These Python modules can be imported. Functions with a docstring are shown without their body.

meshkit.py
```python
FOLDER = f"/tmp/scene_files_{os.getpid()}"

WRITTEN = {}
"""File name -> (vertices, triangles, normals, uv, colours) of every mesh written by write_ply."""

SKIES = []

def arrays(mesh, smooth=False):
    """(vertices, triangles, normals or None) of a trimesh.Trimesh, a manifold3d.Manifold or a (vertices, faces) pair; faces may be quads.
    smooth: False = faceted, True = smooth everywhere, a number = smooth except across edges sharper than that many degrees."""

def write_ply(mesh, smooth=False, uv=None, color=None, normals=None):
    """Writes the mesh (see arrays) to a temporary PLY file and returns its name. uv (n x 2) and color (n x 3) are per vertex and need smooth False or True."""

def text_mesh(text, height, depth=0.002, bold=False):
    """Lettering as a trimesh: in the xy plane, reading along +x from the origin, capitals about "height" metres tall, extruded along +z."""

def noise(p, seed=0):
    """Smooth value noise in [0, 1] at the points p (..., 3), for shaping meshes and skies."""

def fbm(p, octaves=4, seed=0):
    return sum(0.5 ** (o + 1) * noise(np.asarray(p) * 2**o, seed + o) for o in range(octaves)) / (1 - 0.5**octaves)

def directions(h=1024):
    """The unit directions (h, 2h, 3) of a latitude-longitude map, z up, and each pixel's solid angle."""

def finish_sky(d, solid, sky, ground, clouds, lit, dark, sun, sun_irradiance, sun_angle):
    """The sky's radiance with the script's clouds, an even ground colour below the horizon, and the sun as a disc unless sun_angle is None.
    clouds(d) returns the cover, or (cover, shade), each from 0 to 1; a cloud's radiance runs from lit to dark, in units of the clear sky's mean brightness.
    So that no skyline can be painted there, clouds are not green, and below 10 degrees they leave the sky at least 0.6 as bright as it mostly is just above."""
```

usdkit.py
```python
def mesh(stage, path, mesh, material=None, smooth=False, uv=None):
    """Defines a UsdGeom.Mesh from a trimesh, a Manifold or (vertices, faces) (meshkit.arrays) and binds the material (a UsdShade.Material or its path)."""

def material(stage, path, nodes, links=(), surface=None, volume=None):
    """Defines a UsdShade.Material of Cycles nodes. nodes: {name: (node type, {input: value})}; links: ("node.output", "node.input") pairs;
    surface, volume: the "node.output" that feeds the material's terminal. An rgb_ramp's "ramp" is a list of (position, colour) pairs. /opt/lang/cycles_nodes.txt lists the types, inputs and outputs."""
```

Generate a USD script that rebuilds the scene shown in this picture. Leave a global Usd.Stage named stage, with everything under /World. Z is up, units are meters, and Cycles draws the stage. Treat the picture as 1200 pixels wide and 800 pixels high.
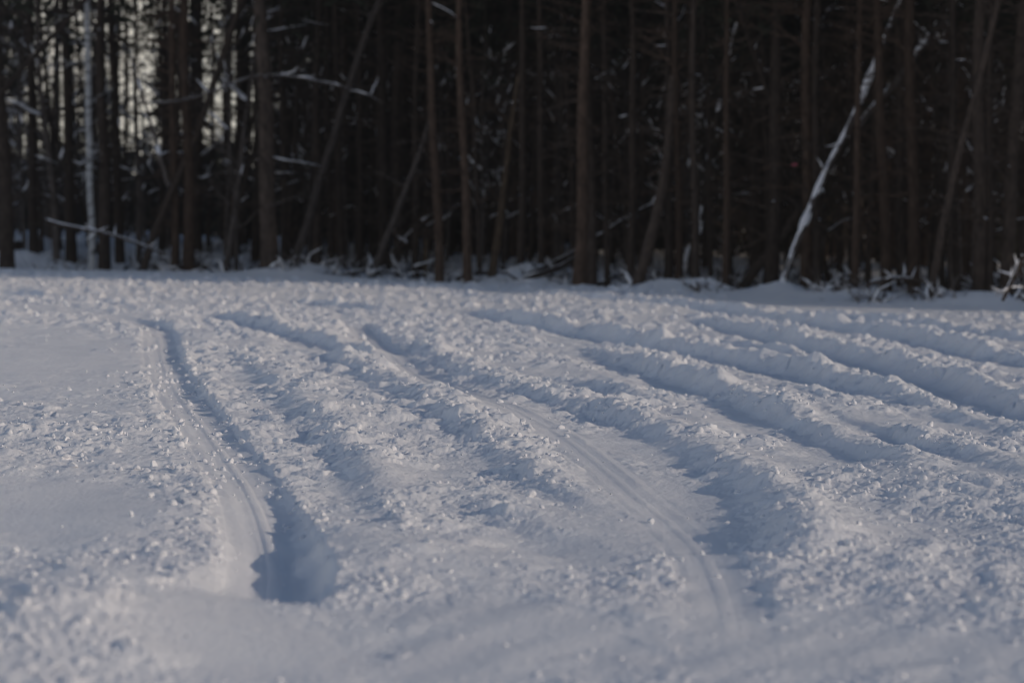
import math, random
import numpy as np, trimesh
from scipy.spatial import cKDTree
from scipy.interpolate import CubicSpline
import usdkit, meshkit
from meshkit import noise, fbm
from pxr import Usd, UsdGeom, UsdLux, UsdShade, Gf, Sdf, Vt

stage = Usd.Stage.CreateInMemory()
UsdGeom.SetStageUpAxis(stage, UsdGeom.Tokens.z)
UsdGeom.SetStageMetersPerUnit(stage, 1.0)
UsdGeom.Xform.Define(stage, '/World')
stage.SetDefaultPrim(stage.GetPrimAtPath('/World'))
UsdGeom.Scope.Define(stage, '/World/Looks')
rng = np.random.default_rng(7)
random.seed(7)

# ------------------------------------------------------------------ camera
EYE = 1.6
FPX, PW, PH = 2600.0, 1200, 800
PITCH = math.atan((400 - 255) / FPX)
cam = UsdGeom.Camera.Define(stage, '/World/camera')
cam.AddTranslateOp().Set(Gf.Vec3d(0, 0, EYE))
cam.AddRotateXYZOp().Set(Gf.Vec3f(90 - math.degrees(PITCH), 0, 0))
cam.CreateHorizontalApertureAttr(36.0)
cam.CreateVerticalApertureAttr(36.0 * 682 / 1024)
cam.CreateFocalLengthAttr(36.0 * FPX / PW)
cam.CreateClippingRangeAttr(Gf.Vec2f(0.1, 6000))
cam.CreateFStopAttr(1.55)
cam.CreateFocusDistanceAttr(16.0)
cam.CreateExposureAttr(-0.92)

# ------------------------------------------------------------------ sky and sun
SUN_AZ, SUN_EL = math.radians(102.5), math.radians(16.5)      # azimuth from +y towards +x
usdkit.material(stage, '/World/Looks/sky_light', {
    'sky': ('sky_texture', {'sky_type': 'single_scattering', 'sun_disc': False, 'sun_elevation': SUN_EL, 'sun_rotation': SUN_AZ,
                            'air_density': 1.0, 'aerosol_density': 1.0, 'ozone_density': 3.2}),
    'tc': ('texture_coordinate', {}), 'sx': ('separate_xyz', {}),
    'm': ('mapping', {'scale': (1, 1, 3.5)}), 'n': ('noise_texture', {'scale': 2.5, 'detail': 5}),
    'low': ('map_range', {'range_type': 'smoothstep', 'from_min': 0.03, 'from_max': 0.33, 'to_min': 1.0, 'to_max': 0.02, 'clamp': True}),
    'cov': ('map_range', {'range_type': 'smoothstep', 'from_min': 0.25, 'from_max': 0.6, 'to_min': 0.55, 'to_max': 1.0, 'clamp': True}),
    'f': ('math', {'math_type': 'multiply'}),
    'cl': ('mix_color', {'use_clamp': False, 'b': (10.5, 9.8, 8.6)}),
    'bg': ('background_shader', {'strength': 0.15})},
    [('tc.generated', 'sx.vector'), ('tc.generated', 'm.vector'), ('m.vector', 'n.vector'), ('n.fac', 'cov.value'), ('sx.z', 'low.value'),
     ('low.result', 'f.value1'), ('cov.result', 'f.value2'), ('f.value', 'cl.fac'), ('sky.color', 'cl.a'), ('cl.result', 'bg.color')], surface='bg.background')
sky = UsdLux.DomeLight.Define(stage, '/World/sky')
UsdShade.MaterialBindingAPI.Apply(sky.GetPrim()).Bind(UsdShade.Material.Get(stage, '/World/Looks/sky_light'))
sky.GetPrim().SetCustomDataByKey('kind', 'structure')
sun = UsdLux.DistantLight.Define(stage, '/World/sun')
sun.CreateIntensityAttr(0.76); sun.CreateNormalizeAttr(True); sun.CreateAngleAttr(0.6)
sun.CreateColorAttr(Gf.Vec3f(1.0, 0.84, 0.66))
S = np.array([math.sin(SUN_AZ) * math.cos(SUN_EL), math.cos(SUN_AZ) * math.cos(SUN_EL), math.sin(SUN_EL)])
sun.AddTransformOp().Set(Gf.Matrix4d().SetRotate(Gf.Rotation(Gf.Vec3d(0, 0, 1), Gf.Vec3d(*S))))

# ------------------------------------------------------------------ materials
def mat(name, nodes, links, surface='p.BSDF'):
    return usdkit.material(stage, '/World/Looks/' + name, nodes, links, surface=surface)

def snow_mat(name, c0, c1, fine=1.0):
    return mat(name, {
        'g': ('geometry', {}),
        'n': ('noise_texture', {'scale': 2.2, 'detail': 4}),
        'r': ('rgb_ramp', {'ramp': [(0.3, c0), (0.7, c1)]}),
        'n1': ('noise_texture', {'scale': 45.0, 'detail': 5, 'roughness': 0.65}),
        'b1': ('bump', {'strength': 0.55 * fine, 'distance': 0.012}),
        'n2': ('noise_texture', {'scale': 240.0, 'detail': 2}),
        'b2': ('bump', {'strength': 0.35 * fine, 'distance': 0.003}),
        'p': ('principled_bsdf', {'roughness': 0.5, 'specular_ior_level': 0.25, 'diffuse_roughness': 0.3})},
        [('g.position', 'n.vector'), ('g.position', 'n1.vector'), ('g.position', 'n2.vector'), ('n.fac', 'r.fac'), ('r.color', 'p.base_color'),
         ('n1.fac', 'b1.height'), ('n2.fac', 'b2.height'), ('b1.normal', 'b2.normal'), ('b2.normal', 'p.normal')])
SNOW = snow_mat('snow', (0.84, 0.83, 0.85), (0.90, 0.89, 0.90))
TRACK_SNOW = SNOW

def bark_mat(name, dark, mid, light, sz=2.0):
    return mat(name, {
        'tc': ('texture_coordinate', {}), 'oi': ('object_info', {}),
        'm': ('mapping', {'scale': (9, 9, sz)}),
        'n': ('noise_texture', {'scale': 2.4, 'detail': 6, 'roughness': 0.65}),
        'r': ('rgb_ramp', {'ramp': [(0.28, dark), (0.52, mid), (0.78, light)]}),
        'h': ('math', {'math_type': 'multiply_add', 'value2': 0.7, 'value3': 0.65}),
        'x': ('mix_color', {'blend_type': 'multiply', 'fac': 1.0}),
        'b': ('bump', {'strength': 0.8, 'distance': 0.03}),
        'p': ('principled_bsdf', {'roughness': 0.9, 'specular_ior_level': 0.1})},
        [('tc.object', 'm.vector'), ('m.vector', 'n.vector'), ('n.fac', 'r.fac'), ('oi.random', 'h.value1'), ('r.color', 'x.a'), ('h.value', 'x.b'),
         ('x.result', 'p.base_color'), ('n.fac', 'b.height'), ('b.normal', 'p.normal')])
BARK = bark_mat('pine_bark', (0.024, 0.018, 0.015), (0.062, 0.046, 0.037), (0.125, 0.093, 0.076))
BARK_RED = bark_mat('reddish_bark', (0.028, 0.019, 0.014), (0.078, 0.051, 0.037), (0.145, 0.10, 0.076))
BARK_GREY = bark_mat('grey_bark', (0.045, 0.037, 0.033), (0.11, 0.09, 0.08), (0.20, 0.17, 0.15))
BARK_BARE = bark_mat('bare_wood', (0.05, 0.035, 0.025), (0.13, 0.09, 0.06), (0.24, 0.17, 0.115))
BIRCH = mat('birch_bark', {
    'tc': ('texture_coordinate', {}), 'm': ('mapping', {'scale': (2, 2, 7)}),
    'n': ('noise_texture', {'scale': 1.6, 'detail': 4, 'roughness': 0.6}),
    'r': ('rgb_ramp', {'ramp': [(0.36, (0.06, 0.055, 0.05)), (0.46, (0.36, 0.355, 0.35)), (0.7, (0.5, 0.49, 0.485))]}),
    'p': ('principled_bsdf', {'roughness': 0.7})},
    [('tc.object', 'm.vector'), ('m.vector', 'n.vector'), ('n.fac', 'r.fac'), ('r.color', 'p.base_color')])
def leaf_mat(name, c0, c1, frost=False):
    return mat(name, {
        'g': ('geometry', {}),
        'r': ('rgb_ramp', {'ramp': [(0, c0), (0.45 if frost else 1, c1), (0.5 if frost else 1, (.16, .17, .18) if frost else c1), (1, (.5, .51, .54) if frost else c1)]}),
        'd': ('diffuse_bsdf', {}), 't': ('translucent_bsdf', {}), 'mx': ('mix_closure', {'fac': 0.25})},
        [('g.random_per_island', 'r.fac'), ('r.color', 'd.color'), ('r.color', 't.color'), ('d.BSDF', 'mx.closure1'), ('t.BSDF', 'mx.closure2')], surface='mx.closure')
NEEDLE = leaf_mat('pine_needles', (0.045, 0.05, 0.036), (0.115, 0.12, 0.085))
FROSTED = leaf_mat('frosted_needles', (0.05, 0.05, 0.04), (0.12, 0.115, 0.095), True)
DRY = leaf_mat('dry_leaves', (0.05, 0.03, 0.018), (0.14, 0.085, 0.045))
TAPE = mat('pink_tape', {'p': ('principled_bsdf', {'base_color': (0.5, 0.06, 0.12), 'roughness': 0.5})}, [])

# ------------------------------------------------------------------ prim helpers
used = {}
def fresh(parent, name):
    k = parent + '/' + name
    n = used.get(k, 0); used[k] = n + 1
    return k if n == 0 else '%s_%03d' % (k, n)
def tag(prim, label=None, cat=None, group=None, kind=None):
    for key, v in (('label', label), ('category', cat), ('group', group), ('kind', kind)):
        if v: prim.SetCustomDataByKey(key, v)
    return prim
def obj(name, m, material, parent='/World', smooth=True, kind=None, label=None):
    p = fresh(str(parent), name)
    usdkit.mesh(stage, p, m, material, smooth=smooth)
    pr = stage.GetPrimAtPath(p)
    return tag(pr, label=label, kind=kind)
def place(x, loc, rot=(0, 0, 0), scale=(1, 1, 1)):
    x = UsdGeom.Xformable(x)
    x.ClearXformOpOrder()
    x.AddTranslateOp().Set(Gf.Vec3d(*map(float, loc)))
    x.AddRotateXYZOp().Set(Gf.Vec3f(*map(float, rot)))
    x.AddScaleOp().Set(Gf.Vec3f(*map(float, scale)))
def thing(name, label, cat, loc, group=None, rot=(0, 0, 0), scale=(1, 1, 1)):
    p = UsdGeom.Xform.Define(stage, fresh('/World', name)).GetPrim()
    place(p, loc, rot, scale)
    return tag(p, label, cat, group)
def dup(src, label, cat, loc, group=None, rot=(0, 0, 0), scale=(1, 1, 1)):
    base = src.GetName().rstrip('0123456789').rstrip('_')
    p = UsdGeom.Xform.Define(stage, fresh('/World', base)).GetPrim()
    p.GetReferences().AddInternalReference(src.GetPath())
    p.SetInstanceable(True)
    place(p, loc, rot, scale)
    if not group: p.SetCustomDataByKey('group', '')
    return tag(p, label, cat, group)

class MB:
    """collects vertices and triangles of one mesh"""
    def __init__(s): s.v, s.f, s.n = [], [], 0
    def add(s, v, f):
        s.v.append(np.asarray(v, float)); s.f.append(np.asarray(f, int) + s.n); s.n += len(v)
    def tube(s, pts, rad, sides=6, cap=True, rough=0.0, seed=0):
        pts = np.asarray(pts, float); k = len(pts)
        rad = np.broadcast_to(rad, (k,)).astype(float)
        t = np.gradient(pts, axis=0); t /= np.linalg.norm(t, axis=1)[:, None] + 1e-12
        ref = np.array([0, 0, 1.0]) if abs(t[0, 2]) < 0.8 else np.array([1.0, 0, 0])
        u = np.cross(t, ref); u /= np.linalg.norm(u, axis=1)[:, None]
        w = np.cross(t, u)
        a = np.arange(sides) / sides * 2 * np.pi
        ring = u[:, None] * np.cos(a)[None, :, None] + w[:, None] * np.sin(a)[None, :, None]
        r = rad[:, None] * np.ones(sides)
        if rough:
            q = np.stack(list(np.meshgrid(np.arange(k) * 0.9, np.arange(sides) * 0.8, indexing='ij')) + [np.full((k, sides), seed * 3.1)], -1)
            r = r * (1 + rough * (2 * noise(q, seed) - 1))
        v = (pts[:, None] + ring * r[..., None]).reshape(-1, 3)
        i, j = np.meshgrid(np.arange(k - 1), np.arange(sides), indexing='ij')
        A, B = i * sides + j, i * sides + (j + 1) % sides
        f = np.concatenate([np.stack([A, B, B + sides], -1).reshape(-1, 3), np.stack([A, B + sides, A + sides], -1).reshape(-1, 3)])
        if cap:
            e = len(v); v = np.vstack([v, pts[-1:] + t[-1:] * rad[-1]])
            b = (k - 1) * sides
            f = np.vstack([f, [[b + q, b + (q + 1) % sides, e] for q in range(sides)]])
        s.add(v, f)
    def mesh(s): return np.vstack(s.v), np.vstack(s.f)

def bend(a, b, n, amp, r):
    """a wandering line from a to b"""
    a, b = np.asarray(a, float), np.asarray(b, float)
    t = np.linspace(0, 1, n)[:, None]
    p = a + (b - a) * t
    L = np.linalg.norm(b - a)
    for k in (1, 2, 3):
        p = p + (np.sin(t * np.pi * k) * r.normal(0, 1, 3) * amp * L / k)
    return p

# ------------------------------------------------------------------ the lie of the land
TILT = 0.025                                # the clearing falls gently to the right
cp, sp = math.cos(PITCH), math.sin(PITCH)
def ray(u, v):
    x, y = (u - 600) / FPX, (400 - v) / FPX
    return np.array([x, cp + y * sp, -sp + y * cp])
def G(u, v, z=0.0):
    """the point of the level snow that the photograph shows at pixel u, v"""
    d = ray(u, v)
    t = (EYE - z) / (-d[2] - TILT * d[0])
    return np.array([d[0] * t, d[1] * t])
def at_depth(u, v, y):
    d = ray(u, v); t = y / d[1]
    return np.array([d[0] * t, y, EYE + d[2] * t])

EDGE = np.array([G(u, v) for u, v in [(0, 315), (200, 318), (330, 323), (450, 328), (700, 338), (850, 347), (1000, 351), (1200, 361)]])
def edge_y(x):
    e = np.interp(x, EDGE[:, 0], EDGE[:, 1])
    e = np.where(x > EDGE[-1, 0], EDGE[-1, 1] - 0.30 * (x - EDGE[-1, 0]), e)
    return np.where(x < EDGE[0, 0], EDGE[0, 1] - 0.15 * (x - EDGE[0, 0]), e)
def sstep(a, b, x):
    t = np.clip((x - a) / (b - a), 0, 1); return t * t * (3 - 2 * t)

def px_of(x, y):
    """where the level snow at x, y would stand in the photograph (used to look up the traced areas)"""
    z = -TILT * x - EYE
    d = y * cp - z * sp
    d = np.where(d < 0.5, 0.5, d)
    return 600 + FPX * x / d, 400 - FPX * (y * sp + z * cp) / d

# ---- tracks: traced lines; depth, half width (m), berm height, fades, grooves
def line(pts):
    p = np.array([G(u, v) for u, v in pts])
    s = np.r_[0, np.cumsum(np.linalg.norm(np.diff(p, axis=0), axis=1))]
    cs = CubicSpline(s, p)
    ss = np.arange(0, s[-1], 0.04)
    q = cs(ss); t = cs(ss, 1); t /= np.linalg.norm(t, axis=1)[:, None]
    return q, t, ss, s[-1]
TRACKS = [  # points, depth, half width, berm, fade-in, fade-out, groove, asymmetry of the right wall
    ([(100, 369), (160, 377), (187, 396), (200, 440), (234, 490), (274, 540), (304, 590), (320, 640), (319, 680), (302, 722)], .10, .215, .006, 2.5, 1.0, 1.0),
    ([(252, 400), (286, 450), (320, 488), (354, 532), (382, 578), (392, 630)], .06, .24, .025, 4.0, 1.6, .0),
    ([(205, 366), (250, 373), (310, 386), (365, 400), (428, 419)], .12, .24, .05, 2.0, 1.2, .2),
    ([(415, 375), (440, 398), (480, 425), (530, 452), (600, 480), (680, 520), (745, 570), (800, 615), (832, 660), (850, 710), (850, 780)], .045, .18, .002, 2.0, 1.5, 1.0),
    ([(425, 388), (480, 420), (545, 448), (630, 474), (705, 498), (762, 524), (812, 560), (838, 605), (845, 655)], .105, .28, .035, 4.0, .45, .1),
    ([(300, 385), (370, 420), (440, 462), (505, 506), (565, 548), (640, 588), (720, 618)], .07, .24, .03, 5.0, 2.0, .0),
    ([(500, 364), (590, 376), (680, 391), (770, 406), (850, 420), (940, 442), (1040, 472), (1150, 510)], .15, .26, .07, 2.5, 4.0, .2),
    ([(640, 402), (690, 416), (750, 436), (820, 462), (885, 490), (960, 518), (1048, 548)], .12, .24, .05, 2.5, .8, .2),
    ([(880, 470), (960, 492), (1060, 522), (1180, 565), (1260, 600)], .07, .22, .03, 2.5, 2.5, .2),
    ([(790, 374), (880, 393), (970, 413), (1060, 440), (1150, 474), (1240, 510)], .15, .26, .07, 2.0, 2.0, .2),
    ([(640, 349), (780, 360), (930, 379), (1060, 401), (1230, 438)], .14, .27, .07, 2.5, 2.5, .2),
    ([(470, 545), (530, 590), (600, 625), (690, 655)], .04, .22, .02, 1.5, 1.5, .0),
    ([(880, 365), (1010, 377), (1120, 391), (1260, 408)], .10, .24, .05, 2.0, 2.0, .0),
    ([(300, 352), (380, 360), (460, 370)], .10, .28, .06, 2.0, 2.0, .0),
    ([(70, 353), (120, 357), (165, 361)], .10, .30, .05, 1.5, 1.5, .0),
    ([(-40, 340), (30, 346), (75, 350)], .09, .30, .05, 1.5, 1.5, .0),
    ([(1165, 652), (1140, 675), (1148, 690), (1122, 712)], .022, .07, .015, .25, .25, .0),
    ([(728, 678), (752, 678), (762, 692)], .04, .06, .012, .1, .1, .0),
    ([(560, 345), (700, 352), (830, 360)], .10, .25, .05, 2.0, 2.0, .0),
    ([(745, 393), (840, 403), (945, 421)], .09, .20, .05, 1.5, 1.5, .0),
    ([(1010, 470), (1100, 490), (1210, 520)], .08, .22, .04, 1.2, 1.2, .0),
    ([(600, 440), (680, 452), (740, 470)], .07, .20, .03, 1.0, 1.0, .0),
    ([(1100, 560), (1150, 575), (1230, 590)], .05, .20, .02, .8, .8, .0),
    ([(560, 640), (610, 632), (650, 622)], .04, .16, .012, .4, .4, .0),
    ([(400, 345), (520, 350), (640, 358)], .08, .3, .05, 2.5, 2.5, .0),
]
TR = []
for kt, (pts, D, w, B, fi, fo, gr) in enumerate(TRACKS):
    if kt not in (0, 3): D, B, fi, fo = .46 * D, .52 * B + .30 * D, 1.3 * fi, (1.3 * fo if kt != 4 else fo)          # mostly a bank pushed up on the right, less a trench
    q, t, ss, L = line(pts)
    TR.append((q, t, ss, L, cKDTree(q), D, w, B, fi, fo, gr))
# broad swells of the snow: pixel centre, height, radius across and along (m)
SWELLS = [(195, 605, .045, .5, 1.3), (70, 735, .12, .50, 1.1), (120, 500, .03, 1.2, 1.8), (20, 760, .03, .7, .6), (470, 650, .06, .55, .8), (640, 630, -.05, .5, .7),
          (950, 620, .05, .5, .9), (1080, 600, -.04, .6, 1.2), (1180, 720, .05, .4, .6), (700, 720, .03, .6, .5), (560, 480, .05, .8, 2.2), (980, 470, .06, .9, 2.5),
          (430, 480, .05, .7, 1.8), (760, 600, -.02, .4, 1.0), (1150, 560, .04, .6, 1.5), (60, 420, .04, 1.6, 3.0), (700, 360, .06, 3.0, 3.0), (380, 340, .06, 3.0, 2.5)]
SW = [(*G(u, v), a, rx, ry) for u, v, a, rx, ry in SWELLS]
# smooth, less churned areas: pixel centre, pixel radii, strength
CALM = [(50, 430, 120, 55, .72), (60, 600, 150, 60, .85), (1080, 355, 260, 14, 1.0), (250, 745, 110, 45, .7), (800, 735, 330, 50, .4), (640, 775, 330, 30, .35), (1000, 770, 260, 50, .55), (500, 750, 260, 45, .5), (700, 600, 110, 60, .6),
        (420, 620, 45, 60, .5), (1010, 610, 120, 40, .5), (60, 312, 160, 4, .8), (980, 505, 60, 30, .5), (560, 650, 200, 40, .5)]

# drifts behind the rim: pixel of the top, half width in pixels, height (m)
DRIFTS = []
for u, wpx, h, e in [(385, 70, .42, 2.2), (340, 40, .2, 2.0), (790, 45, .34, 1.8), (915, 40, .22, 1.8), (845, 30, .2, 2.0), (1010, 60, .25, 2.6), (1110, 50, .22, 2.4), (1165, 40, .24, 2.2),
                     (650, 50, .42, 2.2), (600, 30, .22, 2.2), (520, 40, .22, 2.8), (460, 30, .2, 2.2), (705, 35, .22, 2.4), (250, 50, .22, 3.0), (50, 60, .25, 4.0), (150, 40, .2, 4.0)]:
    g = G(u, 330); y_ = float(edge_y(np.array([g[0]]))[0]) + e
    DRIFTS.append(((u - 600) / FPX * y_, y_, h, wpx / FPX * y_))

def sheet(x, y):
    """smooth base of the whole terrain"""
    p = np.stack([x, y, np.zeros_like(x)], -1)
    z = -TILT * np.clip(x, -60, 60)
    z = z + .10 * (fbm(p * .11, 3, 3) - .5)
    e = y - edge_y(x)
    near = 1 - sstep(-6, -1, e)
    z = z + (.05 * (fbm(p * np.array([.9, .35, 1]), 3, 11) - .5)) * near
    # the forest floor: a dip behind the rim, then drifts over stumps and logs
    fl = sstep(.2, 1.6, e)
    z = z - .14 * fl * (1 - sstep(1, 5, e)) + .42 * sstep(2, 14, e)
    z = z + fl * (.60 * (fbm(p * .33, 3, 21) - .47) + .34 * (fbm(p * 1.6, 3, 22) - .5))
    for dx, dy, h, rx in DRIFTS:
        z = z + h * np.exp(-((x - dx) / rx) ** 2 - ((y - dy) / 1.3) ** 2)
    far = np.hypot(x, y)
    z = z + 4.0 * sstep(140, 900, far) * (fbm(p * .004, 3, 5))
    return z

def make_layer(n, r0, r1, ymax, seed):
    r = np.random.default_rng(seed)
    y = np.sqrt(r.random(n) * (ymax ** 2 - 6.5 ** 2) + 6.5 ** 2)
    x = (r.random(n) - .5) * 2 * .30 * y
    rad = r0 + (r1 - r0) * r.random(n) ** 1.8
    return np.stack([x, y], -1), rad, r.random(n), r.random(n)
LAYERS = []
for n, r0, r1, ym, amp, sd in ((20000, .08, .16, 52, .25, 1), (90000, .03, .07, 52, .26, 2), (140000, .016, .034, 27, .28, 3), (130000, .009, .018, 18, .30, 4)):
    c, rad, act, hh = make_layer(n, r0, r1, ym, sd)
    LAYERS.append((c, rad, act, hh, cKDTree(c), amp))

def churn_of(x, y):
    u, v = px_of(x, y)
    c = np.ones_like(x)
    for cu, cv, ru, rv, a in CALM:
        d = ((u - cu) / ru) ** 2 + ((v - cv) / rv) ** 2
        c = c * (1 - a * np.exp(-d * d))
    p = np.stack([x, y, np.zeros_like(x)], -1)
    c = c * (.44 + .80 * sstep(.3, .62, fbm(p * np.array([1.2, .6, 1]), 3, 31)))
    return c * (1 - sstep(-.9, .1, y - edge_y(x)))

def relief(x, y, clods=True):
    """snow height, and the index of the track that a point lies in (-1 none)"""
    z = sheet(x, y)
    inside = np.full(x.shape, -1)
    f = (y > 5.5) & (y < 60) & (np.abs(x) < .45 * y)
    X, Y = x[f], y[f]
    P2 = np.stack([X, Y], -1); P3 = np.stack([X, Y, np.zeros_like(X)], -1)
    add = np.zeros_like(X)
    for cx, cy, a, rx, ry in SW:
        add += a * np.exp(-((X - cx) / rx) ** 2 - ((Y - cy) / ry) ** 2)
    wob = fbm(P3 * 2.2, 2, 41) - .5
    wob2 = fbm(P3 * 7, 2, 42) - .5
    mask = np.zeros_like(X); depth = np.zeros_like(X); berm = np.zeros_like(X); groove = np.zeros_like(X); bed = np.zeros_like(X); ins = np.full(X.shape, -1)
    for k, (q, t, ss, L, tree, D, w, B, fi, fo, gr) in enumerate(TR):
        d, i = tree.query(P2, distance_upper_bound=w * 5.5)
        ok = np.isfinite(d); i = np.where(ok, i, 0)
        rel = P2 - q[i]
        lat = rel[:, 1] * t[i, 0] - rel[:, 0] * t[i, 1]                    # + towards the right of the picture (the lines run to the camera)
        s = ss[i]
        lat = np.where(ok, lat, 99.)
        fade = sstep(0, fi, s) * (1 - sstep(L - fo, L, s)) * ok
        a = np.abs(lat) / w + .40 * wob + .16 * wob2
        m = (1 - np.where(lat > 0, sstep(.45, 1.5 if k else 1.3, a), sstep(.45, 1.6, a) if k == 0 else sstep(.0, 2.2, a))) * fade
        if k in (0, 3): bed = np.maximum(bed, (1 - sstep(.75, 1.25, np.abs(lat) / w + .25 * wob)) * sstep(0, fi, s) * (1 - sstep(L - fo, L, s)) * ok)
        # points whose nearest one is the line's end lie beyond it
        m = m * (.3 + .7 * sstep(.80, .95, s / L)) if k == 0 else m * (.5 + .5 * sstep(.2, .7, s / L)) if k == 4 else m * (1 - .6 * sstep(.5, .7, s / L) + .1 * sstep(.86, .95, s / L)) if k == 3 else m
        dep = m * D * (1 if k else 1 + .62 * np.clip(lat / w, -1, 1) * (1 - .75 * sstep(.80, .95, s / L))) * (1 + .35 * sstep(18, 30, Y))
        upd = dep > depth
        depth = np.where(upd, dep, depth); mask = np.maximum(mask, m * np.minimum(1, D / .1))
        ins = np.where((m > .35) & upd, k, ins)
        g = gr * (m if k not in (0, 3) else np.maximum(m, .6 * (np.abs(lat) < w) * fade)) * .55 * (.010 * np.cos(lat / w * 9.5) * (np.abs(lat) < w) + .012 * (np.exp(-((np.abs(lat) - .035) / .012) ** 2)) * -1 + .003 * np.sin(s * 2 * np.pi / .065))
        groove += np.where(upd | (k in (0, 3)), g * (.4 if k == 3 else .9), 0)
        bb = B * (1 + .2 * sstep(16, 28, Y)) * np.where(lat > 0, 1, .06 if k not in (0, 3) else .3) * np.exp(-((np.abs(lat) - 1.75 * w) / (.85 * w)) ** 2) * fade * (.78 + .3 * noise(P3 * 2.0, 50 + k) + .35 * noise(P3 * 6, 80 + k))
        berm = np.maximum(berm, bb)
    add += berm * (1 - mask) * (1 + 2.3 * (fbm(P3 * np.array([2.0, 1.1, 1]), 3, 77) - .5)) - depth + groove
    if clods:
        ch = churn_of(X, Y)
        ch = np.clip(ch * (1 - .55 * mask) + 5 * berm * (1 - mask), 0, 1.25) * (1 - .88 * bed)
        wx = (fbm(P3 * 14, 2, 61) - .5) * .05; wy = (fbm(P3 * 14, 2, 62) - .5) * .05
        for c, rad, act, hh, tree, amp in LAYERS:
            scale = rad.max()
            Q = P2 + np.stack([wx, wy], -1) * min(1, scale / .08)
            d, i = tree.query(Q, k=3, distance_upper_bound=scale)
            h = np.zeros_like(X)
            for j in range(3):
                o = np.isfinite(d[:, j]); ii = np.where(o, i[:, j], 0)
                on = o & (act[ii] < .62 * ch)
                e = np.clip(1 - (d[:, j] / rad[ii]) ** 2, 0, 1)
                h = np.maximum(h, np.where(on, amp * rad[ii] * (.4 + hh[ii]) * e ** .75, 0))
            add += h * np.clip(ch, 0, 1) * (1 + (.5 * sstep(18, 34, Y) + 1.1 * sstep(-10, -1, Y - edge_y(X)) if scale > .06 else 0)) * (1 - (.4 * (1 - sstep(11, 21, Y)) if scale > .06 else 0))
        far_w = sstep(8, 25, Y)
        add += ch * (.016 * (fbm(P3 * 9, 3, 71) - .5) + (.030 + .025 * far_w) * (fbm(P3 * 3.2, 3, 72) - .5))
        add += .007 * (fbm(P3 * np.array([5, 2.5, 1]), 3, 74) - .5)
        add += .003 * (fbm(P3 * 40, 2, 73) - .5)
        # faint ski-arc streaks in the foreground spill
        u, v = px_of(X, Y)
        st = np.sin((v + .30 * u + 14 * wob) * .16) * np.exp(-((v - 750) / 70) ** 2) * sstep(350, 480, u)
        add += .003 * st
    z[f] = z[f] + add
    inside[f] = ins
    return z, inside

# the sheet is fine where the clearing is seen and coarse far out
def angles():
    a = np.linspace(-15.2, 15.2, 880)
    o = 15.2 + np.cumsum(.04 * 1.085 ** np.arange(72)); o = o[o < 176]
    return np.radians(np.r_[-o[::-1], a, o])
def radii():
    return np.r_[np.linspace(.6, 6.6, 14), np.geomspace(6.9, 57, 930), 57 * np.cumprod(np.full(70, 1.013)), np.geomspace(145, 4000, 30)]
TH, RR = angles(), radii()
nA, nR = len(TH), len(RR)
gx = np.sin(TH)[None, :] * RR[:, None]; gy = np.cos(TH)[None, :] * RR[:, None]
gz, gin = relief(gx.ravel(), gy.ravel())
V = np.stack([gx.ravel(), gy.ravel(), gz], -1)
i, j = np.meshgrid(np.arange(nR - 1), np.arange(nA - 1), indexing='ij')
A = (i * nA + j).ravel(); Bq = A + 1; C = A + nA; Dq = C + 1
F = np.concatenate([np.stack([A, Dq, Bq], -1), np.stack([A, C, Dq], -1)])
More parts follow.
